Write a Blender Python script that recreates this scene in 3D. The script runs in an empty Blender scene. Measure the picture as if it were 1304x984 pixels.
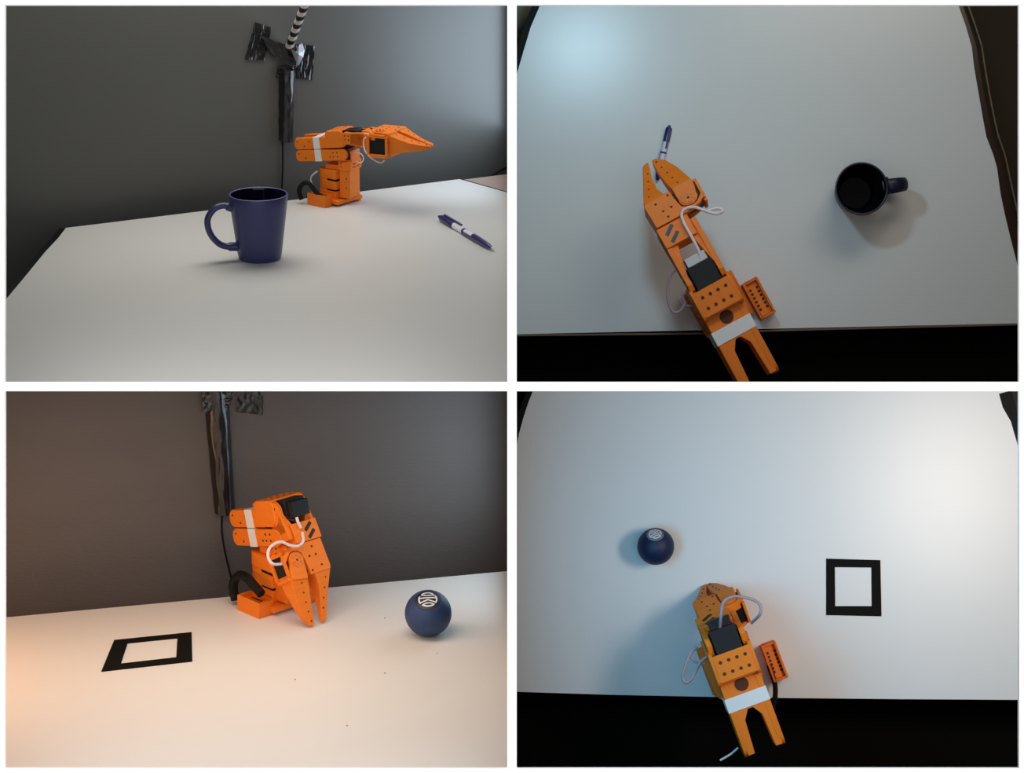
import bpy, bmesh, math, random
from mathutils import Vector, Matrix, noise

random.seed(7)
R = math.radians
sc = bpy.context.scene
col = sc.collection

# ------------------------------------------------------------------ camera
F = 4000.0                      # focal length in pixels of a 1304 px wide frame
TH = R(17.5)                    # pitch of the camera below the horizon
CAM = Vector((0, 0, 2.367))     # the lower desk top then stands at 0.75 m
RX = Vector((1, 0, 0)); FW = Vector((0, math.cos(TH), -math.sin(TH))); UP = Vector((0, math.sin(TH), math.cos(TH)))
cd = bpy.data.cameras.new('camera'); cam = bpy.data.objects.new('camera', cd); col.objects.link(cam)
cd.sensor_width = 36; cd.sensor_fit = 'HORIZONTAL'; cd.lens = 36 * F / 1304; cd.clip_start = .1; cd.clip_end = 50
cam.location = CAM; cam.rotation_euler = (R(90) - TH, 0, 0)
sc.camera = cam

def P(x, y, d):                 # a point of the display case: x right, y up, d away from the viewer
    return CAM + RX * x + UP * y + FW * d
CASE = Matrix.Translation(CAM) @ Matrix(((1, 0, 0), (0, math.cos(TH), math.sin(TH)), (0, -math.sin(TH), math.cos(TH)))).to_4x4()
# CASE maps (x, depth, y) to the world

# ------------------------------------------------------------------ world, lights, exposure
w = bpy.data.worlds.new('world'); sc.world = w; w.use_nodes = True
w.node_tree.nodes['Background'].inputs[0].default_value = (1.0, 1.0, 1.0, 1)
w.node_tree.nodes['Background'].inputs[1].default_value = 1.15
sc.view_settings.view_transform = 'Standard'; sc.view_settings.look = 'None'
sc.view_settings.gamma = 1; sc.view_settings.use_curve_mapping = False
sc.view_settings.exposure = 0.0

def area(name, x, y, d, tx, ty, td, sx, sy, power, color, spread=180):
    ld = bpy.data.lights.new(name, 'AREA'); ld.shape = 'RECTANGLE'; ld.size = sx; ld.size_y = sy
    ld.energy = power; ld.color = color; ld.spread = R(spread)
    o = bpy.data.objects.new(name, ld); col.objects.link(o)
    o.location = P(x, y, d)
    o.rotation_euler = (P(tx, ty, td) - o.location).to_track_quat('-Z', 'Y').to_euler()
    return o
COOL = (.72, .85, 1.0); WARM = (1.0, .62, .38); SOFT = (1.0, .93, .84)
# upper left bay
area('window_light', -.006, .49, 4.88, -1, .49, 4.88, .24, .24, .75, (.68, .83, 1.0))
area('ceiling_light', -.38, .80, 4.56, -.28, .1, 4.50, .6, .45, 3.5, (1, .97, .91))  # overhead fill added out of view to brighten the rear of the desk
# upper right bay
area('window_light', .155, .64, 4.06, .15, .6, 4.85, .10, .06, 1.95, (.50, .82, 1.0))
area('ceiling_light', .65, .80, 4.10, .50, .2, 4.8, .5, .25, 1.8, (1, .89, .76))  # warm fill out of view, raised to soften the mug's shadow
# lower left bay
area('floor_lamp_light', -.84, -.34, 4.12, -.35, -.5, 4.2, .34, .50, 1.35, (1.0, .52, .26))  # lamp out of view at the left, read from the warm tint
area('window_light', -.006, -.14, 4.42, -1, -.14, 4.42, .22, .22, .42, (.66, .85, 1.0))
area('shelf_light', -.33, -.006, 4.08, -.33, -1, 4.08, .55, .16, 1.5, (1, .80, .63))  # fill panel added flat under the shelf, edge-on and unseen
# lower right bay
area('window_light', .006, -.25, 4.25, 1, -.25, 4.25, .30, .30, 3.4, (.16, .62, 1.0))
area('ceiling_light', .765, -.13, 4.08, .75, -.15, 4.85, .16, .28, 3.2, (1, .90, .80), 160)

# ------------------------------------------------------------------ materials
def mat(name, color, rough=.5, metal=0, spec=.5, coat=0, bump=0, bscale=60, vary=0, vscale=4, color2=None, stretch=(1, 1, 1), detail=3):
    m = bpy.data.materials.new(name); m.use_nodes = True
    nt = m.node_tree; b = nt.nodes['Principled BSDF']
    b.inputs['Base Color'].default_value = (*color, 1); b.inputs['Roughness'].default_value = rough
    b.inputs['Metallic'].default_value = metal; b.inputs['Specular IOR Level'].default_value = spec
    b.inputs['Coat Weight'].default_value = coat
    tc = nt.nodes.new('ShaderNodeTexCoord'); mp = nt.nodes.new('ShaderNodeMapping')
    mp.inputs['Scale'].default_value = stretch
    nt.links.new(tc.outputs['Object'], mp.inputs[0])
    if vary or color2:
        n = nt.nodes.new('ShaderNodeTexNoise'); n.inputs['Scale'].default_value = vscale; n.inputs['Detail'].default_value = detail
        nt.links.new(mp.outputs[0], n.inputs['Vector'])
        r = nt.nodes.new('ShaderNodeValToRGB'); r.color_ramp.elements[0].position = .3; r.color_ramp.elements[1].position = .7
        c2 = color2 or tuple(c * (1 - vary) for c in color)
        r.color_ramp.elements[0].color = (*color, 1); r.color_ramp.elements[1].color = (*c2, 1)
        nt.links.new(n.outputs[0], r.inputs[0]); nt.links.new(r.outputs[0], b.inputs['Base Color'])
    if bump:
        n = nt.nodes.new('ShaderNodeTexNoise'); n.inputs['Scale'].default_value = bscale; n.inputs['Detail'].default_value = 4
        nt.links.new(mp.outputs[0], n.inputs['Vector'])
        bp = nt.nodes.new('ShaderNodeBump'); bp.inputs['Strength'].default_value = bump; bp.inputs['Distance'].default_value = .002
        nt.links.new(n.outputs[0], bp.inputs['Height']); nt.links.new(bp.outputs[0], b.inputs['Normal'])
    return m
M = dict(
    orange=mat('orange_printed_plastic', (.90, .21, .012), .5, spec=.3, bump=.12, bscale=900, stretch=(1, 1, 8), vary=.08, vscale=30),
    servo=mat('black_servo_plastic', (.010, .011, .012), .5, spec=.25),
    servo_label=mat('grey_servo_cap', (.55, .55, .55), .4),
    hole=mat('dark_hole', (.09, .018, .004), .8),  # dark discs and marks with the shade of holes put into the colour
    black=mat('black_plastic', (.006, .006, .006), .45),
    tape_white=mat('white_tape', (.80, .76, .74), .6),
    cable=mat('pale_cable', (.80, .66, .66), .5),
    cable_mauve=mat('mauve_cable', (.38, .27, .31), .5),
    cable_black=mat('black_cable', (.004, .004, .004), .55, spec=.2),
    screw=mat('steel_screw', (.6, .58, .55), .35, metal=.8),
    screwo=mat('orange_screw', (.50, .22, .10), .6, metal=.2),
    case=mat('white_case_paint', (.96, .96, .96), .7, spec=.2),
    shell=mat('grey_case_lining', (.10, .10, .10), .9, spec=.1),
    wall=mat('dark_grey_wall_paint', (.105, .106, .098), .42, spec=.5, bump=.05, bscale=40, vary=.06, vscale=3),
    wallw=mat('charcoal_wall_paint', (.12, .106, .101), .55, spec=.4, bump=.25, bscale=90, stretch=(1, 1, 4), vary=.08, vscale=4),
    desk=mat('white_desk_top', (.69, .68, .655), .38, spec=.35, vary=.03, vscale=2.5),
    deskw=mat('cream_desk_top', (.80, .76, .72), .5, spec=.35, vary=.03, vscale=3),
    desk_tr=mat('white_glossy_board', (.70, .70, .69), .29, spec=.55, vary=.03, vscale=2),
    desk_br=mat('white_satin_board', (.78, .77, .76), .36, spec=.5, vary=.03, vscale=2),
    edge=mat('black_edge_band', (.004, .004, .004), .6, spec=.15),
    edge_brown=mat('red_brown_edge_band', (.03, .010, .006), .3),
    wood=mat('brown_wood', (.16, .10, .055), .5, color2=(.12, .07, .04), vscale=12, stretch=(1, 12, 1)),
    tan=mat('pinkish_tan_desk', (.42, .30, .25), .5, color2=(.36, .26, .21), vscale=8),
    floor_brown=mat('dark_brown_floor', (.045, .032, .012), .7, vary=.3, vscale=6),
    floor_grey=mat('grey_brown_floor', (.42, .41, .36), .8, vary=.2, vscale=5),
    blackcloth=mat('black_wall_paint', (.0035, .0028, .002), .9, spec=.05),
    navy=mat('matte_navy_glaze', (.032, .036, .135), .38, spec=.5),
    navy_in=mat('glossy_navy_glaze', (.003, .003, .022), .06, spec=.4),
    dark=mat('near_black_glaze', (.012, .012, .030), .4, spec=.35),  # same mug glaze as the navy one, its shade put into the colour
    dark_in=mat('black_glaze_inside', (.0015, .0012, .003), .3, spec=.12),  # inside of that mug, blackened in colour to stand for shade
    blue=mat('blue_rubber', (.020, .050, .145), .55, bump=.1, bscale=300, vary=.15, vscale=25),
    blue_dark=mat('dark_blue_rubber', (.004, .014, .06), .55, bump=.1, bscale=300),
    ink=mat('navy_pen_plastic', (.02, .02, .12), .3),
    pen_white=mat('clear_white_pen_barrel', (.75, .75, .85), .3),
    marker=mat('black_printed_card', (.006, .005, .004), .75, spec=.12),
    duct=mat('shiny_black_duct_tape', (.010, .010, .011), .2, spec=.7, bump=.5, bscale=70, stretch=(1, 1, .35)),
    ductm=mat('matte_black_tape', (.009, .009, .009), .55, bump=.3, bscale=60),
    stripe_w=mat('white_pole_band', (.72, .70, .66), .4),
    stripe_b=mat('black_pole_band', (.008, .008, .008), .4),
    silver=mat('crumpled_silver_tape', (.55, .57, .62), .3, metal=.4, bump=.6, bscale=120),
    logo_w=mat('white_logo_print', (.80, .80, .84), .5),
    logo_b=mat('navy_logo_print', (.008, .010, .03), .45),
    emblem_grey=mat('worn_grey_emblem', (.12, .12, .15), .5, color2=(.30, .29, .33), vscale=60),  # random mix of two greys for the disc
    crumb=mat('brown_specks', (.25, .15, .10), .8),
)

# ------------------------------------------------------------------ mesh helpers
def V(*a): return Vector(a)
def box(bm, x0, x1, y0, y1, z0, z1, mx=None):
    vs = [bm.verts.new((x, y, z)) for x in (x0, x1) for y in (y0, y1) for z in (z0, z1)]
    if mx is not None:
        for v in vs: v.co = mx @ v.co
    for f in ((0, 1, 3, 2), (4, 6, 7, 5), (0, 4, 5, 1), (2, 3, 7, 6), (0, 2, 6, 4), (1, 5, 7, 3)):
        bm.faces.new([vs[i] for i in f])
def prism(bm, pts, lo, hi, fn):
    """pts: 2-D outline; fn(a, b, h) -> Vector"""
    a = [bm.verts.new(fn(p[0], p[1], lo)) for p in pts]; b = [bm.verts.new(fn(p[0], p[1], hi)) for p in pts]
    n = len(pts)
    bm.faces.new(a[::-1]); bm.faces.new(b)
    for i in range(n): bm.faces.new([a[i], a[(i + 1) % n], b[(i + 1) % n], b[i]])
def XY(a, b, h): return V(a, b, h)
def XZ(a, b, h): return V(a, h, b)
def disc(bm, c, r, lo, hi, fn=XY, n=20):
    prism(bm, [(c[0] + r * math.cos(2 * math.pi * i / n), c[1] + r * math.sin(2 * math.pi * i / n)) for i in range(n)], lo, hi, fn)
def rrect(x0, x1, y0, y1, rs, n=5):
    """rounded rectangle; rs = radii for corners (x0,y0),(x1,y0),(x1,y1),(x0,y1)"""
    out = []
    for (cx, cy, r, a0) in ((x0 + rs[0], y0 + rs[0], rs[0], 180), (x1 - rs[1], y0 + rs[1], rs[1], 270), (x1 - rs[2], y1 - rs[2], rs[2], 0), (x0 + rs[3], y1 - rs[3], rs[3], 90)):
        for i in range(n + 1):
            t = R(a0 + 90 * i / n); out.append((cx + r * math.cos(t), cy + r * math.sin(t)))
    return out
def finish(bm, name, m, parent=None, bevel=0, tf=None, smooth=35):
    if tf is not None: bmesh.ops.transform(bm, matrix=tf, verts=bm.verts)
    bmesh.ops.remove_doubles(bm, verts=bm.verts, dist=1e-7)
    bmesh.ops.recalc_face_normals(bm, faces=bm.faces)
    for f in bm.faces: f.smooth = True
    for e in bm.edges:
        if len(e.link_faces) == 2 and e.calc_face_angle(0) > R(smooth): e.smooth = False
    me = bpy.data.meshes.new(name); bm.to_mesh(me); bm.free()
    ms = m if isinstance(m, (list, tuple)) else [m]
    for q in ms: me.materials.append(q)
    o = bpy.data.objects.new(name, me); col.objects.link(o)
    if parent is not None: o.parent = parent
    if bevel:
        b = o.modifiers.new('bevel', 'BEVEL'); b.width = bevel; b.segments = 2; b.limit_method = 'ANGLE'; b.angle_limit = R(35)
    return o
def catmull(pts, n=8):
    pts = [Vector(p) for p in pts]; q = [pts[0] * 2 - pts[1]] + pts + [pts[-1] * 2 - pts[-2]]
    out = []
    for i in range(1, len(q) - 2):
        p0, p1, p2, p3 = q[i - 1:i + 3]
        for k in range(n):
            t = k / n
            out.append(.5 * ((2 * p1) + (p2 - p0) * t + (2 * p0 - 5 * p1 + 4 * p2 - p3) * t * t + (3 * p1 - p0 - 3 * p2 + p3) * t ** 3))
    out.append(pts[-1]); return out
def tube(bm, pts, r, n=8, flat=1.0, caps=True):
    """r number or list"""
    rs = r if isinstance(r, (list, tuple)) else [r] * len(pts)
    rings = []; up = None
    for i, p in enumerate(pts):
        t = (pts[min(i + 1, len(pts) - 1)] - pts[max(i - 1, 0)]).normalized()
        if up is None: up = t.orthogonal().normalized()
        up = (up - t * up.dot(t)).normalized(); s = t.cross(up)
        rings.append([bm.verts.new(p + (up * math.cos(2 * math.pi * k / n) + s * math.sin(2 * math.pi * k / n) * flat) * rs[i]) for k in range(n)])
    for a, b in zip(rings, rings[1:]):
        for k in range(n): bm.faces.new([a[k], a[(k + 1) % n], b[(k + 1) % n], b[k]])
    if caps: bm.faces.new(rings[0][::-1]); bm.faces.new(rings[-1])
def lathe(bm, prof, n=40, mi=None):
    rings = []
    for (r, z) in prof:
        rings.append([bm.verts.new((max(r, 0) * math.cos(2 * math.pi * k / n), max(r, 0) * math.sin(2 * math.pi * k / n), z)) for k in range(n)] if r > 1e-6 else [bm.verts.new((0, 0, z))])
    for i, (a, b) in enumerate(zip(rings, rings[1:])):
        for k in range(n):
            k2 = (k + 1) % n
            if len(a) == 1 and len(b) == 1: continue
            if len(a) == 1: f = bm.faces.new([a[0], b[k2], b[k]])
            elif len(b) == 1: f = bm.faces.new([a[k], a[k2], b[0]])
            else: f = bm.faces.new([a[k], a[k2], b[k2], b[k]])
            if mi: f.material_index = mi[i]
def tag(o, label=None, cat=None, group=None, kind=None):
    if label: o['label'] = label
    if cat: o['category'] = cat
    if group: o['group'] = group
    if kind: o['kind'] = kind
    return o
def thing(name, mx, label, cat, group=None):
    o = bpy.data.objects.new(name, None); col.objects.link(o); o.matrix_world = mx; o.empty_display_size = .05
    return tag(o, label, cat, group)
def struct(o, label=None):
    o['kind'] = 'structure'
    if label: o['label'] = label
    return o

# ------------------------------------------------------------------ measuring the place
def ray(px, py): return (RX * ((px - 652) / F) + UP * ((492 - py) / F) + FW).normalized()
def hit(px, py, p0, n):
    d = ray(px, py); return CAM + d * ((p0 - CAM).dot(n) / d.dot(n))
def frame(o, ex, n):            # origin, x direction, normal -> matrix with z = n
    n = n.normalized(); ex = (ex - n * ex.dot(n)).normalized(); ey = n.cross(ex)
    return Matrix(((ex.x, ey.x, n.x, o.x), (ex.y, ey.y, n.y, o.y), (ex.z, ey.z, n.z, o.z), (0, 0, 0, 1)))
ZU = V(0, 0, 1)
zTL = (CAM + RX * 0 + UP * .182 + FW * 4.5).z
zBL = .75
TLp = V(0, 4, zTL); BLp = V(0, 4, zBL)
def tl(px, py, h=0): return hit(px, py, TLp + ZU * h, ZU)
def bl(px, py, h=0): return hit(px, py, BLp + ZU * h, ZU)
# walls behind the two level desks
a_, b_ = tl(82, 290), tl(585, 228); WTd = (b_ - a_).normalized(); WTn = V(WTd.y, -WTd.x, 0); WTp = a_ - WTn * .06; WT0 = a_
a_, b_ = bl(6, 786), bl(646, 727); WBd = (b_ - a_).normalized(); WBn = V(WBd.y, -WBd.x, 0); WBp = a_ - WBn * .10
def wt(px, py, off=0): return hit(px, py, WTp + WTn * off, WTn)
def wb(px, py, off=0): return hit(px, py, WBp + WBn * off, WBn)
# the two upright boards on the right face the viewer
nTR = (RX * .02 + UP * .02 - FW).normalized(); TRp = P(.35, .22, 4.85)
nBR = (RX * -.0 + UP * .025 - FW).normalized(); BRp = P(.35, -.25, 4.85)
def tr(px, py, h=0): return hit(px, py, TRp + nTR * h, nTR)
def br(px, py, h=0): return hit(px, py, BRp + nBR * h, nBR)

# ------------------------------------------------------------------ the display case
def case_box(name, m, bs, label=None, bevel=0):
    bm = bmesh.new()
    for b in bs: box(bm, *b)
    o = finish(bm, name, m, bevel=bevel); o.matrix_world = CASE
    return struct(o, label)
D0 = 3.80
k = D0 / F
hx, hy = 646 * k, 486 * k; t_ = 6 * k
case_box('trim_1', M['case'], [(-hx - .25, -hx, D0, D0 + .012, -hy - .22, hy + .22), (hx, hx + .25, D0, D0 + .012, -hy - .22, hy + .22),
    (-hx, hx, D0, D0 + .012, hy, hy + .22), (-hx, hx, D0, D0 + .012, -hy - .22, -hy), (-t_, t_, D0, D0 + .012, -hy, hy),
    (-hx, -t_, D0, D0 + .012, -t_, t_), (t_, hx, D0, D0 + .012, -t_, t_)], 'white lattice front of the four bays')
SX, SY, DE = 1.25, .98, 6.1
case_box('wall_centre', M['shell'], [(-.003, .003, D0 + .012, DE, -SY, SY)])
case_box('trim_2', M['shell'], [(-SX, -.003, D0 + .012, DE, -.003, .003), (.003, SX, D0 + .012, DE, -.003, .003)], 'shelf board between the upper and lower bays')
case_box('wall_left', M['shell'], [(-SX - .01, -SX, D0, DE, -SY, SY)])  # unseen outer shell from here on, added to control light in the bays
case_box('wall_right', M['shell'], [(SX, SX + .01, D0, DE, -SY, SY)])
case_box('ceiling', M['shell'], [(-SX, SX, D0, DE, SY, SY + .01)])
case_box('floor', M['shell'], [(-SX, SX, D0, DE, -SY - .01, -SY)])
case_box('wall_back', M['shell'], [(-SX, SX, DE, DE + .01, -SY, SY)])
case_box('trim_3', M['shell'], [(-SX, -hx - .2, D0 + .001, D0 + .014, -SY, SY), (hx + .2, SX, D0 + .001, D0 + .014, -SY, SY), (-SX, SX, D0 + .001, D0 + .014, hy + .2, SY), (-SX, SX, D0 + .001, D0 + .014, -SY, -hy - .2)])  # front panels added to close the shell against stray light

def wall(name, p, d, n, m, fn, top, z0):
    mx = frame(V(p.x, p.y, 0), d, ZU); s1 = (-.0036 - p.x) / d.x
    # the top follows the slope of the case above it
    def ztop(s_): q = p + d * s_; return min(top, CAM.z - (q.y - CAM.y) * math.tan(TH) - .006) if top < 1.3 else top
    bm = bmesh.new(); prism(bm, [(-.30, z0), (s1, z0), (s1, ztop(s1)), (-.30, ztop(-.30))], -.012, 0, XZ)
    for v in bm.verts: v.co.y = -v.co.y if abs(v.co.y) > 1e-6 else 0
    o = finish(bm, name, m); o.matrix_world = mx
    return struct(o)
wall('wall_rear', WTp, WTd, WTn, M['wall'], wt, zTL + .44, zTL - .30)
wall('wall_rear', WBp, WBd, WBn, M['wallw'], wb, 1.29, zBL - .2)

# ------------------------------------------------------------------ desks
def slab(name, pts, fn, n, th, mats, label, cat='desk', edge=None, rim=None, wavy=0, group=None):
    """a board whose top outline is given; edge = a strip along part of the outline (a part)"""
    o0 = sum(pts, Vector()) / len(pts)
    mx = frame(o0, RX, n); inv = mx.inverted()
    root = thing(name, mx, label, cat, group)
    q = [inv @ p for p in pts]
    bm = bmesh.new(); prism(bm, [(v.x, v.y) for v in q], -th, 0, XY)
    finish(bm, 'desk_top', mats, root)
    return root, mx, inv
def strip(root, inv, line, wd, z0, z1, m, name='edge_band', side=1, label=None):
    """ribbon along a polyline on the desk plane"""
    q = [inv @ p for p in line]; bm = bmesh.new(); L, Rr = [], []
    for i, v in enumerate(q):
        t = (q[min(i + 1, len(q) - 1)] - q[max(i - 1, 0)]).normalized(); nn = V(-t.y, t.x, 0) * side
        wi = wd[i] if isinstance(wd, list) else wd
        L.append((v.x, v.y)); Rr.append((v.x + nn.x * wi, v.y + nn.y * wi))
    poly = L + Rr[::-1]
    prism(bm, poly, z0, z1, XY)
    o = finish(bm, name, m, root)
    if label: o['label'] = label
    return o
# upper left
def wpt(a, b, n, amp, fn, seed=0):
    out = []
    for i in range(n + 1):
        t = i / n; out.append(fn(a[0] + (b[0] - a[0]) * t + amp * math.sin(i * 2.1 + seed) * (0 < i < n), a[1] + (b[1] - a[1]) * t))
    return out
left = [tl(-60, 452), tl(6, 383), tl(36, 347), tl(58, 320), tl(74, 303), tl(84, 290)]
far = [tl(130, 284.5), tl(300, 263.5), tl(450, 245), tl(585, 228)]
rt = tl(646, 245)
def atx(p, q, x): return p + (q - p) * ((x - p.x) / (q.x - p.x))
rb = atx(tl(585, 228), rt, -.0035)
nr = tl(300, 488.3); out = left + far + [rb, V(-.0035, nr.y, zTL), V(tl(-60, 488).x, nr.y, zTL)]
root, mx, inv = slab('desk', out, tl, ZU, .004, M['desk'], 'grey-white desk top carrying the handled navy mug and the navy pen')
strip(root, inv, left, .010, -.012, -.0005, M['edge'], 'edge_band', 1, 'black side edge')
strip(root, inv, [tl(585, 228), rb], .0045, -.012, -.0003, M['edge'], 'edge_band', 1, 'dark seam at the right side')
# the second desk behind to the right
q0, q1 = tl(589, 227.4), tl(640, 219)
s2 = [atx(tl(588, 228.6), tl(646, 243), -.0035), tl(588, 228.6), WT0 + WTd * ((tl(589, 228) - WT0).dot(WTd)) + WTn * .002, WT0 + WTd * ((-.0035 - WT0.x) / WTd.x) + WTn * .002]
for p_ in s2: p_.z = zTL - .001
slab('side_desk', s2[::-1], tl, ZU, .004, M['tan'], 'small tan desk corner beyond the dark seam right of the upper white desk')
bm = bmesh.new(); pts = catmull([wt(625, 224, .004), wt(634, 219, .006), wt(641, 215, .006), wt(646.5, 213, .004)], 5); tube(bm, pts, .0016)
tag(finish(bm, 'cable', M['cable_black']), 'short black cable against the wall above the tan desk corner', 'cable')

# lower left
o1 = [bl(-60, 792.1), bl(646, 727)]; rb = atx(o1[0], o1[1], -.0035)
ny = bl(300, 981).y
out = [V(bl(-60, 792).x, ny, zBL), o1[0], rb, V(-.0035, ny, zBL)]
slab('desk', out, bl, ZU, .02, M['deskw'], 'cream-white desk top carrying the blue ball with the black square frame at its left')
bm = bmesh.new()
for (x, y, r) in ((376, 865, .0010), (490, 857, .0012), (442, 924, .0012), (490, 787, .0010), (557, 832, .0008), (232, 841, .0007)):
    c = bl(x, y); disc(bm, (c.x, c.y), r, zBL + .00002, zBL + .0006, XY, 7)
tag(finish(bm, 'crumbs', M['crumb']), 'scatter of tiny brown specks on the cream desk in front of the blue ball', 'crumbs', None, 'stuff')

# upper right board
def board(name, fn, n, corners, m, label, th=.012):
    o0 = fn(978, 240 if fn is tr else 730); mx = frame(o0, RX, n); inv = mx.inverted()
    root = thing(name, mx, label, 'desk')
    q = [inv @ fn(*c) for c in corners]; bm = bmesh.new(); prism(bm, [(v.x, v.y) for v in q], -th, 0, XY)
    finish(bm, 'desk_top', m, root)
    return root, mx, inv
rightTR = [(1217, -26), (1225.5, 6), (1234, 30), (1243, 58), (1247, 85), (1253, 120), (1259, 150), (1264, 172), (1272, 195), (1276, 212), (1283, 245), (1289, 270), (1297, 300), (1310, 350), (1322, 412)]
leftTR = [(634, 200), (646.5, 135), (660, 88), (667, 64), (676, 34), (688, 6), (694, -26)]
rootTR, mxTR, invTR = board('desk', tr, nTR, [(655.5, 425.5), (655.5, 102)] + leftTR[2:] + rightTR + [(1322, 411)], M['desk_tr'],
    'grey-white board behind the dark mug seen from above, cool glare in its upper left corner')
strip(rootTR, invTR, [tr(*c) for c in leftTR[2:]], .011, -.013, .001, M['edge'], 'edge_band', 1, 'wavy black left edge')
strip(rootTR, invTR, [tr(*c) for c in rightTR], [.004, .006, .006, .007, .008, .008, .009, .010, .009, .008, .011, .012, .013, .013, .013], -.013, .001, M['edge_brown'], 'edge_band', -1, 'wavy dark red-brown right edge')
strip(rootTR, invTR, [tr(c[0] + 8, c[1]) for c in rightTR], .0022, -.014, .0005, M['wood'], 'edge_band', -1, 'thin brown outer line')
strip(rootTR, invTR, [tr(655.5, 425.5), tr(880, 423.5), tr(1000, 419), tr(1322, 411)], .0028, -.013, -.0005, M['wood'], 'front_edge', -1, 'brown wooden front edge')
# lower right board
leftBR = [(655.5, 580), (661, 552), (667, 530), (673, 512), (679, 497), (687, 470)]
rightBR = [(1280, 470), (1288, 497), (1293, 515), (1297, 535), (1302, 570), (1310, 640), (1322, 760)]
BRc = [(655.5, 880.5)] + leftBR + rightBR + [(1322, 891), (1150, 890), (950, 888), (780, 884.5)]
# keep the board under the shelf
def clampc(c, lim): return (c[0], max(c[1], lim))
BRc = [clampc(c, 493.5) for c in BRc]
rootBR, mxBR, invBR = board('desk', br, nBR, BRc, M['desk_br'],
    'white board under the small dark ball and black square outline, warm glare at right')
strip(rootBR, invBR, [br(*clampc(c, 493.5)) for c in leftBR[:-1]], .009, -.013, .001, M['edge'], 'edge_band', 1, 'black left edge')
strip(rootBR, invBR, [br(*clampc(c, 493.5)) for c in rightBR[1:5]], [.02, .02, .012, .006], -.013, .001, M['edge'], 'edge_band', -1, 'black right edge')

def back_panel(name, m, x0, x1, y0, y1, d, th=.01):
    return case_box(name, m, [(x0, x1, d, d + th, y0, y1)])
back_panel('wall_brown', M['floor_brown'], .45, 1.2, .06, .80, 5.02)
back_panel('wall_grey', M['floor_grey'], .004, .2, .20, .80, 5.02)
back_panel('wall_black', M['blackcloth'], .004, 1.2, .0035, .098, 4.915)
back_panel('wall_grey', M['floor_grey'], .004, .2, -.30, -.004, 5.05)
back_panel('wall_brown', M['floor_brown'], .6, 1.2, -.30, -.004, 5.05)
back_panel('wall_black', M['blackcloth'], .004, 1.2, -.80, -.474, 4.95)

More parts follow.
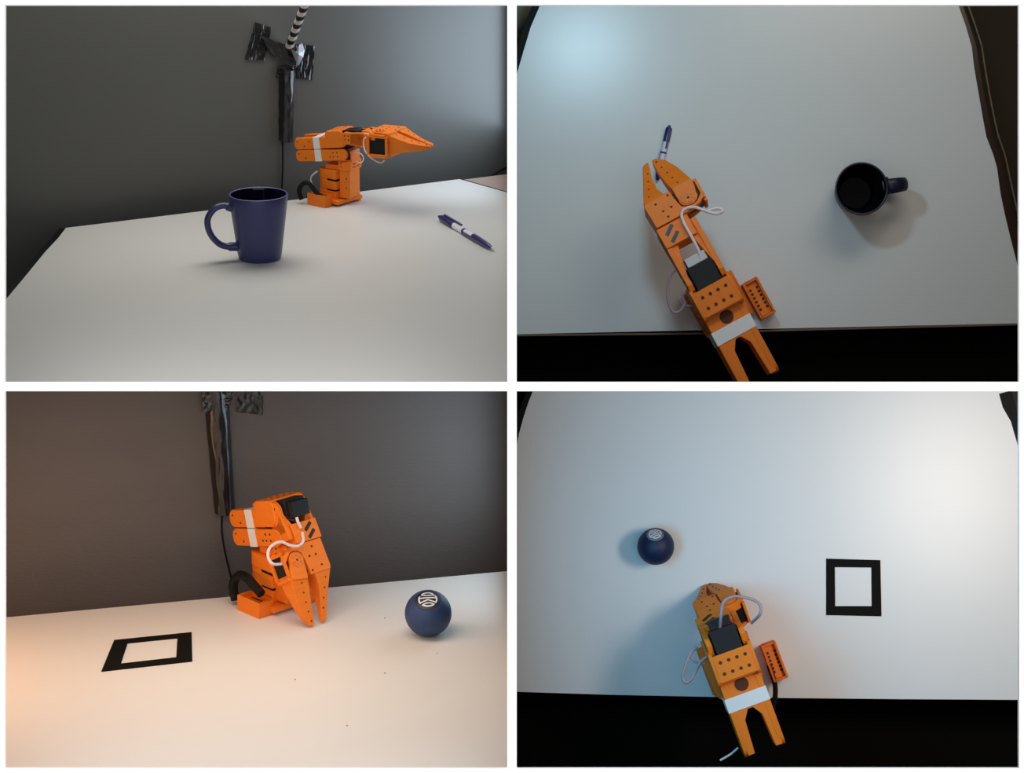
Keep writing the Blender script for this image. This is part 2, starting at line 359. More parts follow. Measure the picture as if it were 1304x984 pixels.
# ------------------------------------------------------------------ robot arm
def make_arm(mx, s, label, c):
    """mx: frame on the desk with x = heading; s = size; c = pose"""
    root = thing('robot_arm', mx, label, 'robot arm')
    S = Matrix.Scale(s * .001, 4)
    O, B = M['orange'], .0007 * s
    def part(bm, name, m, tf=Matrix.Identity(4), parent=None, bevel=B, lab=None):
        o = finish(bm, name, m, parent or root, bevel, S @ tf)
        if name in ('screw_holes', 'vent_holes', 'screws', 'slot_marks'): o['kind'] = 'stuff'
        if lab: o['label'] = lab
        return o
    # ---- base
    BT = Matrix.Translation((c.get('bx', 0), c.get('by', 0), 0))
    bm = bmesh.new()
    box(bm, -34, 30, -40, min(40, c.get('foot', 52)), 5, 13)
    part(bm, 'base_plate', O, BT)
    bm = bmesh.new()     # foot with the controller inside, on the arm's right
    x0, x1, y0, y1 = c.get('box', (-42, 34, -66, -40)); hb = c.get('box_h', 26)
    box(bm, x0, x1, y0, y0 + 3, 0, hb); box(bm, x0, x1, y1 - 3, y1, 0, hb); box(bm, x0, x0 + 3, y0 + 3, y1 - 3, 0, hb); box(bm, x1 - 3, x1, y0 + 3, y1 - 3, 0, hb); box(bm, x0 + 3, x1 - 3, y0 + 3, y1 - 3, 0, hb - 6)
    ft = part(bm, 'controller_box', O, BT)
    bm = bmesh.new()
    for i in range(6):
        for j in (-1, 1): disc(bm, (x0 + 12 + i * (x1 - x0 - 24) / 5, (y0 + y1) / 2 + 5 * j), 2.0, hb - 6, hb - 5.6, XY, 8)
    part(bm, 'vent_holes', M['hole'], BT, ft, 0)
    bm = bmesh.new(); box(bm, -8, 26, 30, c.get('foot', 52), 0, 14); part(bm, 'foot', O, BT)
    # curved rear housing in three storeys with the servo behind the slots
    for (z0, z1, rr) in ((13, 30, 20), (34, 52, 22), (57, 76, 20)):
        bm = bmesh.new(); prism(bm, rrect(-44, 14, -29, 29, (rr, 2, 2, rr)), z0, z1, XY); part(bm, 'housing_ring', O, BT)
    bm = bmesh.new()
    prism(bm, rrect(-43.5, -12, -28.5, 28.5, (20, 1, 1, 20)), 14, 75, XY)
    box(bm, -12, 12, 20, 28.5, 14, 75)
    part(bm, 'housing_wall', O, BT)
    bm = bmesh.new(); box(bm, -20, 12, -26, 20, 14, 75); part(bm, 'servo_motor', M['servo'], BT)
    # ---- shoulder, turned by the pan angle
    PN = Matrix.Rotation(R(c.get('pan', 0)), 4, 'Z'); PB = BT @ PN
    bm = bmesh.new()
    box(bm, 12, 38, -22, 22, 16, 102); box(bm, 10, 42, -24, 24, 78, 98)
    box(bm, -24, 12, -20, 20, 77, 88)
    sh = part(bm, 'shoulder_column', O, PB)
    bm = bmesh.new()
    for z in (84, 91):
        for y in (-16, 2): box(bm, 42, 42.4, y, y + 13, z, z + 2)
    part(bm, 'slot_marks', M['hole'], PB, sh, 0)
    bm = bmesh.new()
    for (x, z) in ((18, 86), (18, 94), (30, 60), (30, 40)): disc(bm, (x, z), 1.6, -24.5, -23.8, XZ, 8)
    part(bm, 'screw_holes', M['hole'], PB, sh, 0)
    SZ = c.get('sz', 112)
    bm = bmesh.new(); box(bm, -4, 38, -19, 19, SZ - 13, SZ + 12)
    sv = part(bm, 'servo_motor', M['servo'], PN)
    bm = bmesh.new(); prism(bm, [(38, SZ - 16), (41, SZ - 16), (41, SZ + 6), (35, SZ + 13), (32, SZ + 13), (38, SZ + 4)], -19, 19, XZ); part(bm, 'servo_bracket', O, PN)
    # ---- the two folded bars
    Lb = c.get('bar', 126); wb_ = c.get('halfw', 27)
    al = R(c.get('alpha', 0)); be = R(c.get('beta', 0))
    T1 = PN @ Matrix.Translation((10, 0, SZ)) @ Matrix.Rotation(al, 4, 'Y') @ Matrix.Translation((-Lb + 12, 0, 0))
    T2 = PN @ Matrix.Translation((10, 0, SZ)) @ Matrix.Rotation(al, 4, 'Y') @ Matrix.Translation((-Lb + 12, 0, 26.5)) @ Matrix.Rotation(be, 4, 'Y')
    ta, tb = c.get('tape', (46, 60))
    fk = ta * .95
    for nm, T, upper in (('upper_arm', T1, 0), ('forearm', T2, 1)):
        bm = bmesh.new()
        for sg in (-1, 1):
            prism(bm, rrect(-14, Lb + 12, -12.3, 12.3, (9, 12, 12, 11)), sg * (wb_ - 8), sg * wb_, XZ)
            prism(bm, [(-12, sg * wb_ * .52), (fk - 12, sg * wb_ * .42), (fk + 2, sg * wb_ * .08), (fk + 2, sg * (wb_ - 4)), (-12, sg * (wb_ - 4))], -11 if upper else -8, 12 if upper else 8, XY)
        box(bm, fk, Lb - 18, -wb_ + 4, wb_ - 4, 1 if upper else -10, 11.8 if upper else 6)
        ob = part(bm, nm, O, T)
        bm = bmesh.new(); q = .7
        for sg in (-1, 1): box(bm, ta, tb, sg * wb_, sg * (wb_ + q), -12.3 - q, 12.3 + q)
        box(bm, ta, tb, -wb_, wb_, 12.3, 12.3 + q)
        box(bm, ta, tb, -wb_, wb_, -12.3 - q, -12.3)
        part(bm, 'tape_band', M['tape_white'], T, ob, 0, 'white tape band')
        bm = bmesh.new()
        for sg in (-1, 1):
            lo, hi = sorted((sg * (wb_ - .5), sg * (wb_ + .35)))
            hs = [(-6, 5), (10, -6)] + ([(Lb - 22, 5), (Lb - 12, 5), (Lb - 22, -4), (Lb - 12, -4), (Lb - 30, -4)] if not upper else [(Lb - 30, -5), (Lb - 24, 16), (24, 4)])
            for (x, z) in hs: disc(bm, (x, z), 1.7, lo, hi + (.0), XZ, 8)
        part(bm, 'screw_holes', M['hole'], T, ob, 0)
    # motor holder at the wrist end of the forearm
    bm = bmesh.new()
    hw = wb_ + 1.5; x0, x1 = Lb - 36, Lb + 8
    for sg in (-1, 1): prism(bm, rrect(x0, x1, -12, 25, (1, 12, 9, 8)), sg * (hw - 5), sg * hw, XZ)
    box(bm, x0 + 4, x1 - 5, -hw + 3, hw - 3, 20, 25)
    box(bm, x0 + 2, x0 + 6, -hw + 3, hw - 3, 12, 21)
    mh = part(bm, 'motor_holder', O, T2)
    bm = bmesh.new()
    for i in range(4):
        for j in range(2): disc(bm, (x0 + 14 + j * 15, -16.5 + i * 11), 2.3, 24.6, 25.3, XY, 10)
    part(bm, 'vent_holes', M['hole'], T2, mh, 0)
    bm = bmesh.new(); disc(bm, (x0 - 6, 0), 9, 11.9, 12.5, XY, 14); part(bm, 'recess', M['hole'], T2, mh, 0)  # flat dark disc painted for the shade of a recess
    # wrist frame: x along the hand, z its back
    WX = Lb + c.get('wx', 16)
    TW = T2 @ Matrix.Translation((WX, 0, c.get('wz', 8))) @ Matrix.Rotation(R(c.get('pitch', 0)), 4, 'Y')
    TS = T2 @ Matrix.Translation((WX, 0, c.get('wz', 8)))
    bm = bmesh.new(); box(bm, -26, 18, -17, 17, -12, 15); ws = part(bm, 'servo_motor', M['servo'], TS)
    bm = bmesh.new(); box(bm, 18, 30, -14, 14, -10, 12); part(bm, 'servo_cap', M['servo_label'] if c.get('cap') else M['servo'], TS, ws)
    wl = c.get('wl', 60)
    bm = bmesh.new()
    for sg in (-1, 1):
        prism(bm, [(-12, -9), (-4, -13), (8, -13), (wl - 26, -17), (wl - 8, -17), (wl - 8, 15), (wl - 22, 15), (12, 12), (-4, 13), (-12, 8)], sg * 19, sg * 26, XZ)
        prism(bm, [(8, sg * 26), (8, sg * 19), (wl - 26, sg * 10), (wl - 20, 0), (wl - 8, 0), (wl - 8, sg * 20), (wl - 20, sg * 26)], -15, 12, XY)
    box(bm, wl - 28, wl, -18, 26, -19, 17.5)
    lk = part(bm, 'wrist_link', O, TW)
    bm = bmesh.new()
    for ca in (wl - 19, wl - 7):
        u_ = V(.60, -.80, 0); w_ = V(.80, .60, 0); c_ = V(ca, 9, 0)
        if ca > wl - 10: c_ += V(-1, 2, 0)
        q4 = [c_ + u_ * i * 8 + w_ * j * 2.4 for i, j in ((-1, -1), (1, -1), (1, 1), (-1, 1))]
        prism(bm, [(q.x, q.y) for q in q4], 17.3, 18.0, XY)
    part(bm, 'slot', M['black'], TW, lk, 0, 'two slanted black slots')
    bm = bmesh.new()
    for sg in (-1, 1):
        lo, hi = sorted((sg * 25.5, sg * 26.5))
        for (x, z) in ((-4, 5), (5, 5), (-4, -4), (5, -4)): disc(bm, (x, z), 1.8, lo, hi, XZ, 8)
    part(bm, 'screw_holes', M['hole'], TW, lk, 0)
    # hand
    g = c.get('g', 1.0)
    TG = TW @ Matrix.Translation((wl + 1, 0, 0)) @ Matrix.Rotation(R(c.get('roll', 0)), 4, 'X') @ Matrix.Diagonal((g * c.get('ga', 1), g * c.get('gy', 1), g * c.get('gz', 1), 1))
    bm = bmesh.new()
    body = [(0, 23), (0, -19), (1.5, -30), (4, -38), (9, -44), (15, -47), (20, -46), (13, -40), (8.5, -35), (7, -28), (8.5, -21), (13, -16), (20, -14.5), (30, -13), (45, -12), (45, 22), (40, 24)]
    prism(bm, body, 6, 17, XY)
    back = [(0, 23), (0, -19), (1.5, -30), (4, -38), (9, -44), (15, -47), (40, -45), (45, -38), (45, 22), (40, 24)]
    prism(bm, back, -20, -16, XY)
    prism(bm, [(0, 23), (0, -19), (5, -19), (5, 16), (30, 18), (34, 0), (45, -2), (45, 22), (40, 24)], -17, 7, XY)
    prism(bm, [(41, -45), (45, -40), (45, -12), (41, -12)], -17, -2, XY)
    def wedge(bm, sec):
        rings = [[bm.verts.new((x, ya, za)), bm.verts.new((x, yb, za)), bm.verts.new((x, yb, zb)), bm.verts.new((x, ya, zb))] for (x, ya, yb, za, zb) in sec]
        for a, b in zip(rings, rings[1:]):
            for i in range(4): bm.faces.new([a[i], a[(i + 1) % 4], b[(i + 1) % 4], b[i]])
        bm.faces.new(rings[0][::-1]); bm.faces.new(rings[-1])
    wedge(bm, [(36, -5, 24, -19, 16.5), (46, -5, 22.5, -17, 15), (61, -1.5, 17, -12, 10), (81, -3, 9.5, -9, 4.5), (100, -7.5, 2.5, -7, 1), (108, -9, -.5, -6, 0), (111, -9.3, -4, -5, -1)])
    fj = part(bm, 'fixed_jaw', O, TG)
    bm = bmesh.new(); box(bm, 7, 40, -44, -10, -15.5, 11.5)
    part(bm, 'servo_motor', M['servo'], TG)
    bm = bmesh.new()   # frame round the servo window on the side
    for b in ((3, 8.5, -48, -44.2, -17, 13), (39.5, 45, -48, -44.2, -17, 13), (8.5, 39.5, -48, -44.2, -20, -15), (8.5, 39.5, -48, -44.2, 10, 15)): box(bm, *b)
    part(bm, 'servo_frame', O, TG)
    bm = bmesh.new()
    for (x, y) in ((8, 4), (20, -5), (20, 6), (36, 10), (40, -8)): disc(bm, (x, y), 1.7, 16.8, 17.3, XY, 8)
    for i in range(4): disc(bm, (54 + 13 * i, 12.0 - i * 4.6), 1.2, (12.0, 8.0, 4.5, 2.0)[i] - .8, (12.8, 8.9, 5.3, 2.9)[i], XY, 8)
    part(bm, 'screw_holes', M['hole'], TG, fj, 0)
    # moving jaw turns about the horn
    J = TG @ Matrix.Translation((20, -28, 0)) @ Matrix.Rotation(R(c.get('jaw', 0)), 4, 'Z')
    bm = bmesh.new()
    outl = [(12 * math.cos(R(a)), 12 * math.sin(R(a))) for a in range(75, 286, 15)]
    outl = outl + [(14, -13.5), (24, -13.5), (27, -12), (27, 12), (24, 13), (10, 12.5)]
    prism(bm, outl, 12.5, 17.5, XY)
    wedge(bm, [(8, -12, 12, -16, 17), (24, -14, 13, -15, 16), (41, -10, 16, -12, 10), (61, -5, 18, -9, 4.5), (80, 3.4, 19.2, -7, 1), (90.5, 12.5, 18.2, -5, -1)])
    mj = part(bm, 'moving_jaw', O, J)
    bm = bmesh.new(); disc(bm, (0, 0), 9.5, 17.5, 18.6, XY, 20); hn = part(bm, 'horn_disc', M['orange'], J, mj, 0)
    bm = bmesh.new()
    for a in range(0, 360, 60): disc(bm, (6.2 * math.cos(R(a)), 6.2 * math.sin(R(a))), 1.5, 18.5, 19.3, XY, 8)
    part(bm, 'screws', M['screwo'], J, mj, 0)
    bm = bmesh.new(); disc(bm, (0, 0), 1.7, 18.5, 19.2, XY, 8)
    for i in range(5): disc(bm, (32 + 13 * i, 3 + i * 2.8), 1.2, (12.9, 9.0, 5.1, 2.9, .6)[i] - .8, (13.7, 9.6, 6.0, 3.3, 1.3)[i], XY, 7)
    part(bm, 'screw_holes', M['hole'], J, mj, 0)
    c['root'] = root; c['inv'] = mx.inverted(); c['TG'] = mx @ S @ TG; c['TW'] = mx @ S @ TW; c['T2'] = mx @ S @ T2; c['PN'] = mx @ S @ PN
    return root

def arm_cable(c, T, z, pts, r=.0016, m='cable', name='servo_cable', axis='Z', extra=None, flat=1):
    """a cable that hangs beside the arm, in the plane at height z of one of its links"""
    n = (T.to_3x3() @ {'Z': V(0, 0, 1), 'Y': V(0, 1, 0), 'X': V(1, 0, 0)}[axis]).normalized()
    q = []
    for i, p in enumerate(pts):
        zz = z if len(p) < 3 else p[2]
        o = T @ {'Z': V(0, 0, zz), 'Y': V(0, zz, 0), 'X': V(zz, 0, 0)}[axis]
        q.append(c['inv'] @ hit(p[0], p[1], o, n))
    bm = bmesh.new(); tube(bm, catmull(q, 6), r, 8, flat)
    return finish(bm, name, M[m], c['root'])

def heading(a): return V(math.sin(R(a)), -math.cos(R(a)), 0)     # angle from "towards the viewer" to the right
def upright(p, a):
    return frame(p, heading(a), ZU)
def facing(p, n, a):                                             # angle to the left of "up the board"
    up = UP - n * UP.dot(n); up.normalize(); rt_ = up.cross(n)
    return frame(p, up * math.cos(R(a)) - rt_ * math.sin(R(a)), n)

A1 = dict(alpha=-7, beta=-1, pitch=7, pan=14, bar=102, wl=62, jaw=-3, tape=(34, 50), g=1.25, gz=1.15, box=(-40, 14, -62, -40), foot=40)
make_arm(upright(tl(433, 257), 50), .70, 'orange robot arm folded at the far edge of the grey desk, gripper stretched level', A1)
arm_cable(A1, A1['TW'], -30, [(470, 172, -24), (464, 177, -30), (463, 184, -34), (466, 194, -40), (474, 202, -42), (484, 207, -40), (490, 204, -34)], .0011, axis='Y')
arm_cable(A1, A1['TW'], -10, [(452, 172, -14), (462, 170, -24), (478, 172, -28), (487, 170, -20)], .0010, axis='Y')
arm_cable(A1, A1['PN'], -24, [(452, 193, -18), (460, 196), (463, 202), (460, 207), (454, 206, -18)], .0010, axis='Y')
arm_cable(A1, A1['PN'], -30, [(404, 218), (397, 224), (396, 231), (399, 237)], .0012, axis='Y')
arm_cable(A1, A1['PN'], -52, [(384, 254), (381, 243), (386, 234), (394, 234), (401, 243), (410, 251)], .0036, 'cable_black', 'power_cable', axis='Y')

A2 = dict(alpha=-14, beta=-1, pitch=75, pan=0, wx=4, bar=85, wl=52, jaw=-9, tape=(24, 40), g=1.0, foot=38, box=(-26, 22, -60, -34), box_h=23, sz=108)
make_arm(upright(bl(360, 769), 43), 1.0, 'orange robot arm on the cream desk, its two-finger gripper hanging down', A2)
arm_cable(A2, A2['TW'], 24, [(376, 652), (379, 663), (383, 672, 20)], .0021)
arm_cable(A2, A2['TW'], 26, [(385, 678, 20), (386, 689), (379, 695), (369, 694), (359, 690), (350, 692), (342, 700), (342, 711), (348, 718), (358, 718, 14)], .0021)
arm_cable(A2, A2['PN'], -50, [(300, 764), (297, 750), (299, 738), (306, 732), (315, 736), (324, 746), (333, 756)], .0066, 'cable_black', 'power_cable', axis='Y')

A3 = dict(alpha=0, beta=0, pitch=12, pan=0, bar=120, wl=78, jaw=-3, halfw=27, tape=(50, 68), cap=1, g=1.0, ga=.78, gy=1.05, gz=1.2, by=-8, box=(-46, 6, -64, -42), foot=30)
make_arm(facing(tr(903, 392), nTR, 28.5), 1.18, 'orange robot arm seen from above, its gripper reaching over the pen', A3)
arm_cable(A3, A3['TW'], 22, [(893, 331, 14), (889, 318, 19), (880, 300), (871, 284), (868, 272), (874, 265), (886, 264), (900, 269), (912, 272), (921, 268), (914, 265), (901, 268)], .0024)
arm_cable(A3, A3['T2'], 0, [(860, 344), (853, 352), (850, 368), (851, 385), (857, 397), (866, 396), (872, 386), (868, 378), (874, 372), (884, 370)], .0019, 'cable_mauve')
arm_cable(A3, A3['T2'], -4, [(864, 381), (872, 388), (884, 390)], .0016, 'cable_mauve')

A4 = dict(alpha=0, beta=0, pitch=65, pan=0, bar=118, wl=48, jaw=0, halfw=27, tape=(46, 64), g=1.0, gy=.86, by=4, box=(-44, 6, -70, -50), foot=30)
make_arm(facing(br(927, 842), nBR, 20), 1.18, 'orange robot arm seen from above with its gripper folded down out of sight', A4)
arm_cable(A4, A4['T2'], 34, [(917, 799, 20), (918, 785), (920, 770), (925, 763), (936, 759), (950, 761), (962, 765), (969, 773), (967, 783), (957, 793, 10)], .0023, 'cable_mauve')
arm_cable(A4, A4['T2'], 0, [(888, 823), (879, 832), (873, 848), (869, 862), (873, 869), (880, 865), (887, 853), (892, 843), (900, 836)], .0022, 'cable_mauve')
arm_cable(A4, A4['T2'], -2, [(879, 836), (885, 842), (894, 846)], .0018, 'cable_mauve')
arm_cable(A4, A4['PN'], 22, [(979, 847), (983, 858), (987, 872), (987, 888), (984, 905)], .0040, 'cable_black', 'power_cable')
arm_cable(A4, A4['T2'], -6, [(917, 968), (924, 964), (932, 959), (940, 952)], .0017, 'servo_label', 'cable_tie')

# ------------------------------------------------------------------ mugs
def make_mug(mx, r, h, label, ang, taper=.8, hw=1.35, mo='navy', mi='navy_in'):
    root = thing('mug', mx, label, 'mug')
    bm = bmesh.new(); rb = r * taper; t = .0035
    prof = [(0, .0015), (rb * .80, .0015), (rb * .84, 0), (rb * .90, 0), (rb * .97, .003), (rb + (r - rb) * .04, .009)]
    prof += [(rb + (r - rb) * (.04 + .96 * (i / 8)), .009 + (h - .011) * i / 8) for i in range(1, 9)]
    prof += [(r - .0004, h - .0004), (r - t * .5, h), (r - t + .0004, h - .0006)]
    n_out = len(prof)
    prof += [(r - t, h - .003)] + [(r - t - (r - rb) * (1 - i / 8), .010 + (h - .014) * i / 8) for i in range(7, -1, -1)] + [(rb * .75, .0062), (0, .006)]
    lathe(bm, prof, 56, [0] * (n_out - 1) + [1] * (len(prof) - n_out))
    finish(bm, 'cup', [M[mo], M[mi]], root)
    bm = bmesh.new()
    ha = Matrix.Rotation(R(ang), 4, 'Z')
    rr = lambda z: rb + (r - rb) * z / h
    pr = [(rr(h * .80) - .003, h * .80), (r + .008, h * .845), (r + .021, h * .80), (r + .0305, h * .66), (r + .030, h * .49), (r + .022, h * .33), (r + .009, h * .225), (rr(h * .2) - .003, h * .20)]
    path = catmull([V(a, 0, b) for a, b in pr], 7)
    tube(bm, path, [.0046 if 4 < i < len(path) - 5 else .0062 for i in range(len(path))], 14)
    finish(bm, 'handle', M[mo], root, tf=ha @ Matrix.Diagonal((1, hw, 1, 1)))
    return root
mp = tl(331, 329)
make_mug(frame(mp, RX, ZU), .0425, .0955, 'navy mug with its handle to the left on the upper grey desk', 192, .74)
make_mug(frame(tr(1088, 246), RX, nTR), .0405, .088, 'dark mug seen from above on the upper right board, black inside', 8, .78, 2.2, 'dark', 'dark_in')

# ------------------------------------------------------------------ pens
def make_pen(mx, L, r, label):
    root = thing('pen', mx, label, 'pen')
    def seg(name, prof, m, n=16):
        bm = bmesh.new(); lathe(bm, prof, n); o = finish(bm, name, m, root, tf=Matrix.Translation((0, 0, r)) @ Matrix.Rotation(R(90), 4, 'Y')); return o
    seg('push_button', [(0, -.5 * L), (r * .4, -.5 * L), (r * .45, -.47 * L), (r * .45, -.455 * L), (0, -.455 * L)], M['ink'])
    seg('cap', [(0, -.46 * L), (r * .8, -.46 * L), (r, -.44 * L), (r, -.21 * L), (r * .9, -.205 * L), (0, -.205 * L)], M['ink'])
    seg('barrel', [(0, -.21 * L), (r * .92, -.21 * L), (r * .92, .16 * L), (0, .16 * L)], M['pen_white'])
    seg('refill', [(0, -.03 * L), (r * .97, -.03 * L), (r * .97, .0 * L), (r * .55, .02 * L), (r * .55, .03 * L), (0, .03 * L)], M['ink'])
    seg('grip', [(0, .15 * L), (r * 1.05, .15 * L), (r * 1.08, .20 * L), (r * .95, .34 * L), (r * .7, .42 * L), (r * .35, .47 * L), (0, .48 * L)], M['ink'])
    seg('tip', [(0, .47 * L), (r * .3, .47 * L), (r * .12, .5 * L), (0, .5 * L)], M['silver'])
    bm = bmesh.new(); box(bm, -.42 * L, -.10 * L, r * .15, r * .75, r * 1.9, r * 2.4); box(bm, -.42 * L, -.38 * L, r * .15, r * .75, r * 1.2, r * 1.95)
    finish(bm, 'clip', M['ink'], root, .0003)
    bm = bmesh.new(); box(bm, 0.0, .17 * L, -r * .98, -r * .2, r * .4, r * 1.4); finish(bm, 'refill_line', M['ink'], root, .0003)
    return root
p0, p1 = tl(559, 280), tl(628, 321)
c0 = (p0 + p1) / 2
make_pen(frame(c0, p1 - p0, ZU), (p1 - p0).length, .0052, 'navy and white ballpoint pen lying at the right of the upper grey desk')
p0, p1 = tr(852.5, 160), tr(836, 232); c0 = (p0 + p1) / 2
make_pen(frame(c0, p1 - p0, nTR), (p1 - p0).length, .0052, 'pen on the upper right board partly under the gripper tips')

# ------------------------------------------------------------------ balls with the round emblem
def make_ball(mx, r, axis, label, m, spin=0, cap=.56, em=None):
    root = thing('ball', mx, label, 'ball')
    ctr = V(0, 0, r * .985)
    A = Matrix.Translation(ctr) @ (axis.to_track_quat('Z', 'Y').to_matrix().to_4x4()) @ Matrix.Rotation(R(spin), 4, 'Z')
    bm = bmesh.new(); N = 26; c0 = math.asin(cap)
    prof = [(0, -r)] + [(r * math.sin(a), -r * math.cos(a)) for a in [math.pi * i / N for i in range(1, N)] if math.sin(a) > cap or a < math.pi / 2]
    ztop = r * math.cos(c0)
    prof += [(r * cap, ztop), (r * cap * .97, ztop + r * .012)]
    zc = ztop + r * .012
    prof += [(r * cap * .9, zc - r * .01), (0, zc - r * .01)]
    lathe(bm, prof, 48); finish(bm, 'shell', m, root, tf=A)
    z0 = zc - r * .01
    dome = lambda x, y: z0 + r * .10 * (1 - (x * x + y * y) / (r * cap * .9) ** 2)
    bm = bmesh.new()
    lathe(bm, [(r * cap * .9, z0), (r * cap * .9, z0 + .0004)] + [(r * cap * .9 * q, z0 + r * .10 * (1 - q * q) + .0004) for q in (.9, .75, .6, .45, .3, .15, 0)], 40)
    cp = finish(bm, 'emblem_disc', em or M['logo_b'], root, tf=A); cp['label'] = 'disc with a white round monogram'
    # white monogram: crossing bands inside a broken ring
    q = r * cap * .9
    def band(pts, wd):
        bm = bmesh.new()
        pts = [V(a * q, b * q, 0) for a, b in pts]; L, Rr = [], []
        for i, p in enumerate(pts):
            t = (pts[min(i + 1, len(pts) - 1)] - pts[max(i - 1, 0)]).normalized(); nn = V(-t.y, t.x, 0) * wd * q / 2
            L.append(p + nn); Rr.append(p - nn)
        lo = [[bm.verts.new((v.x, v.y, dome(v.x, v.y) + h)) for v in (a, b)] for h in (.0002, .0008) for a, b in zip(L, Rr)]
        n = len(pts)
        for i in range(n - 1):
            b0, b1, t0, t1 = lo[i], lo[i + 1], lo[n + i], lo[n + i + 1]
            bm.faces.new([t0[0], t0[1], t1[1], t1[0]]); bm.faces.new([b0[0], b1[0], b1[1], b0[1]])
            bm.faces.new([b0[0], t0[0], t1[0], b1[0]]); bm.faces.new([b0[1], b1[1], t1[1], t0[1]])
        bm.faces.new([lo[0][0], lo[0][1], lo[n][1], lo[n][0]]); bm.faces.new([lo[n - 1][0], lo[2 * n - 1][0], lo[2 * n - 1][1], lo[n - 1][1]])
        o = finish(bm, 'emblem_stroke', M['logo_w'], cp, tf=A)
    arc = lambda rr_, a0, a1, k=10: [(rr_ * math.cos(R(a0 + (a1 - a0) * i / k)), rr_ * math.sin(R(a0 + (a1 - a0) * i / k))) for i in range(k + 1)]
    wdt = .115
    band(arc(.70, 50, 130), wdt); band(arc(.70, 230, 310), wdt)
    band(arc(.70, 150, 215, 8), wdt); band(arc(.70, -35, 30, 8), wdt)
    band([(-.68, .12), (-.3, .11), (0, .10), (.3, .11), (.68, .12)], wdt)            # long middle bar
    band([(-.62, -.34), (-.3, -.22), (0, -.10), (.3, -.22), (.62, -.34)], wdt)
    band([(-.50, .48), (-.2, .38), (.1, .36), (.4, .42), (.62, .34)], wdt)
    band([(-.45, -.56), (-.2, -.44), (0, -.40), (.25, -.44), (.50, -.54)], wdt * .8)
    return root
rb_ = 30 * 4.28 / F
bp = bl(545.5, 808)
make_ball(frame(bp, RX, ZU), rb_, (V(.0, -.50, 1.0)).normalized(), 'blue ball with a white round monogram on the cream desk right of the robot arm', M['blue'], 4, .60)
make_ball(frame(br(834, 695), RX, nBR), 23.6 * 4.83 / F, V(-.07, .78, .70).normalized(), 'small dark blue ball with a grey disc, seen from above on the lower right board', M['blue_dark'], 20, .52, M['emblem_grey'])

# ------------------------------------------------------------------ black square outlines
def make_marker(fn, n, outer, inner, label):
    o0 = sum((fn(*c) for c in outer), Vector()) / 4; mx = frame(o0, RX, n); inv = mx.inverted()
    bm = bmesh.new(); O_ = [inv @ fn(*c) for c in outer]; I_ = [inv @ fn(*c) for c in inner]
    vs = {}
    for nm, L in (('o', O_), ('i', I_)):
        for h in (.0002, .0012): vs[nm, h] = [bm.verts.new((v.x, v.y, h)) for v in L]
    for i in range(4):
        j = (i + 1) % 4; a, b = .0002, .0012
        bm.faces.new([vs['o', b][i], vs['o', b][j], vs['i', b][j], vs['i', b][i]]); bm.faces.new([vs['o', a][i], vs['i', a][i], vs['i', a][j], vs['o', a][j]])
        bm.faces.new([vs['o', a][i], vs['o', a][j], vs['o', b][j], vs['o', b][i]]); bm.faces.new([vs['i', a][i], vs['i', b][i], vs['i', b][j], vs['i', a][j]])
    o = finish(bm, 'square_frame', M['marker']); o.matrix_world = mx
    return tag(o, label, 'marker')
make_marker(bl, ZU, [(129, 855.5), (245, 842.5), (244, 805.5), (145.5, 815.5)], [(154, 845.5), (224.5, 837.5), (226, 813), (162.5, 819.5)], 'black square outline lying flat on the cream desk left of the robot arm')
make_marker(br, nBR, [(1052, 783), (1122.5, 784.5), (1121, 713), (1052, 711)], [(1063.5, 771.5), (1110, 771.5), (1109.5, 722.5), (1063, 722)], 'black square outline on the lower right board right of the robot arm')

# ------------------------------------------------------------------ tape, pole and cables on the walls
def tape(name, fn, quad, label, m='duct', nu=22, nv=18, amp=.0016, bulge=0, seed=0, base=.0006, parent=None, off=None):
    """crinkled sheet on the wall; quad of pixels (tl, tr, br, bl) gives its corners"""
    bm = bmesh.new(); wn = WTn if fn is wt else WBn
    c = [fn(*q) for q in quad]; o0 = sum(c, Vector()) / 4
    mx = frame(o0, WTd if fn is wt else WBd, ZU) ; inv = mx.inverted()
    top = []; bot = []
    for i in range(nv + 1):
        v = i / nv; rt1, rt2 = [], []
        for j in range(nu + 1):
            u = j / nu
            p = (c[0] * (1 - u) + c[1] * u) * (1 - v) + (c[3] * (1 - u) + c[2] * u) * v
            rag = (noise.noise(Vector((u * 9 + seed, v * 9, 3.1))) * .0012) if (i in (0, nv) or j in (0, nu)) else 0
            p = p + WTd * rag
            hgt = base + amp * (1 + noise.noise(Vector((u * 6 + seed * 3, v * 5, seed)))) + amp * .6 * abs(noise.noise(Vector((u * 13 + seed, v * 11, seed + 5))) * 1.6) + bulge * max(0, math.cos((u - .5) * math.pi)) ** .5 * (1 if not bulge else 1)
            if off: hgt += off
            q = inv @ p
            rt1.append(bm.verts.new(inv @ (p + wn * hgt))); rt2.append(bm.verts.new(inv @ (p + wn * (.0001 + (off or 0)))))
        top.append(rt1); bot.append(rt2)
    for L, fl in ((top, 0), (bot, 1)):
        for i in range(nv):
            for j in range(nu):
                f = [L[i][j], L[i][j + 1], L[i + 1][j + 1], L[i + 1][j]]
                bm.faces.new(f[::-1] if fl else f)
    for i in range(nv):
        for j in (0, nu): bm.faces.new([top[i][j], top[i + 1][j], bot[i + 1][j], bot[i][j]])
    for j in range(nu):
        for i in (0, nv): bm.faces.new([top[i][j], bot[i][j], bot[i][j + 1], top[i][j + 1]])
    o = finish(bm, name, M[m], smooth=60); o.matrix_world = mx
    return tag(o, label, 'tape')
tape('tape_strip', wt, [(325, 28), (345, 35), (336, 77), (311.5, 75.5)], 'crinkled black tape square left of the striped pole on the upper wall', seed=1)
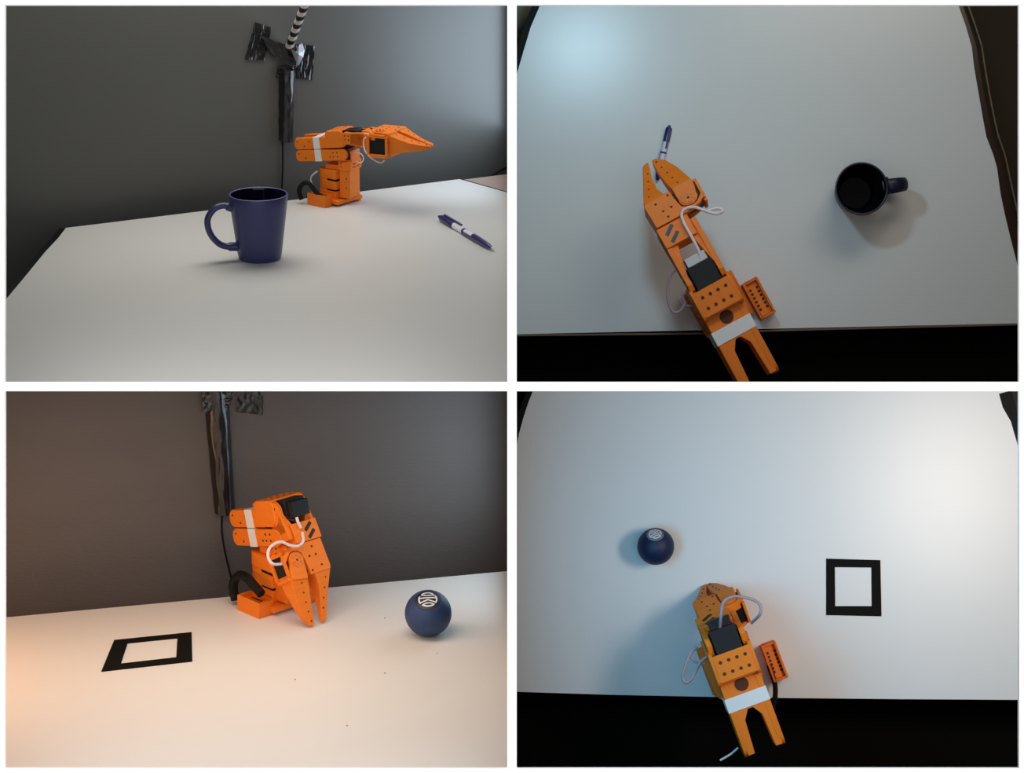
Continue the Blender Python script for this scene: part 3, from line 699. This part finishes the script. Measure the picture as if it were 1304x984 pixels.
tape('tape_strip', wt, [(376, 56), (400, 58), (397, 102), (377, 100)], 'crinkled black tape square right of the striped pole on the upper wall', seed=2)
tape('tape_strip', wt, [(330, 44), (374, 61), (371, 85), (343, 70)], 'matte black tape band slanting to the foot of the striped pole', 'ductm', seed=3, off=.0035, amp=.0025)
tape('tape_strip', wt, [(353, 84), (375, 82), (374, 98), (350, 98)], 'short dark tape piece at the top of the vertical tape strip', 'duct', seed=4, off=.003)
tape('tape_strip', wt, [(354.5, 88), (373.5, 88), (371.5, 180), (354.5, 178)], 'long vertical shiny black tape strip on the upper wall under the pole', 'duct', nu=12, nv=22, seed=5, bulge=.012, off=.001, amp=.0014)
# striped pole coming out of the wall
pa, pb = wt(369, 58, .012), wt(389, 6, .16)
pc = wt(398, -20, .235)
axis = (pc - pa); Lp = axis.length; mxp = frame(pa, RX, axis)
root = thing('striped_pole', mxp, 'black and white banded pole rising from the tape on the upper wall', 'pole')
nb = 15; 
for i in range(nb):
    bm = bmesh.new(); z0, z1 = Lp * i / nb, Lp * (i + 1) / nb; n = 20; rp = .0063; sl = .0045
    ring = [[bm.verts.new((rp * math.cos(2 * math.pi * k / n), rp * math.sin(2 * math.pi * k / n), z + sl * math.cos(2 * math.pi * k / n + .6))) for k in range(n)] for z in (z0, z1)]
    for k in range(n): bm.faces.new([ring[0][k], ring[0][(k + 1) % n], ring[1][(k + 1) % n], ring[1][k]])
    bm.faces.new(ring[0][::-1]); bm.faces.new(ring[1])
    finish(bm, 'band', M['stripe_w' if i % 2 == 0 else 'stripe_b'], root)
# crumpled silver piece
bm = bmesh.new()
pts = [(370, 62), (377, 66), (381, 57), (385, 55), (388, 64), (386, 73), (380, 84), (376, 76)]
c3 = [wt(x, y, .010 + .004 * (i % 3)) for i, (x, y) in enumerate(pts)]; ce = wt(380, 69, .024)
mxs = frame(ce, WTd, ZU); inv = mxs.inverted()
vs = [bm.verts.new(inv @ p) for p in c3]; vm = bm.verts.new((0, 0, 0)); vb = bm.verts.new(inv @ wt(380, 69, .004))
for i in range(len(vs)):
    bm.faces.new([vs[i], vs[(i + 1) % len(vs)], vm]); bm.faces.new([vs[(i + 1) % len(vs)], vs[i], vb])
o = finish(bm, 'crumpled_tape', M['silver'], smooth=10); o.matrix_world = mxs
tag(o, 'crumpled silvery tape tab beside the foot of the striped pole', 'tape')
def wall_cable(fn, pts, r, label, m='cable_black'):
    q = [fn(*p) for p in pts]; bm = bmesh.new(); c = q[0].copy(); tube(bm, [v - c for v in catmull(q, 8)], r)
    o = finish(bm, 'cable', M[m]); o.location = c; return tag(o, label, 'cable')
wall_cable(wt, [(360, 179, .004), (360, 210, .003), (359, 240, .003), (358, 256, .003)], .0013, 'thin dark cable running down the upper wall under the tape strip')
# lower wall
tape('tape_strip', wb, [(258, 494), (290, 494), (299, 651), (273, 652)], 'long vertical shiny black tape strip on the lower wall', 'duct', nu=14, nv=24, seed=8, bulge=.014, off=.001, amp=.002)
tape('tape_strip', wb, [(301, 494), (335, 494), (334.5, 528), (301, 524.5)], 'black tape square right of the vertical strip on the lower wall', 'duct', seed=9, amp=.0008)
tape('tape_strip', wb, [(255, 494), (295, 494), (291, 514), (256, 523)], 'crumpled black tape piece across the top of the lower vertical strip', 'duct', seed=10, off=.012, amp=.0022)
wall_cable(wb, [(283, 650, .006), (282.5, 675, .004), (286, 700, .004), (291, 722, .004), (296, 742, .004)], .0014, 'thin black cable hanging down the lower wall from the tape strip')

def loop_cable(fn, pts, r, label, m='cable_black'):
    return wall_cable(fn, pts, r, label, m)
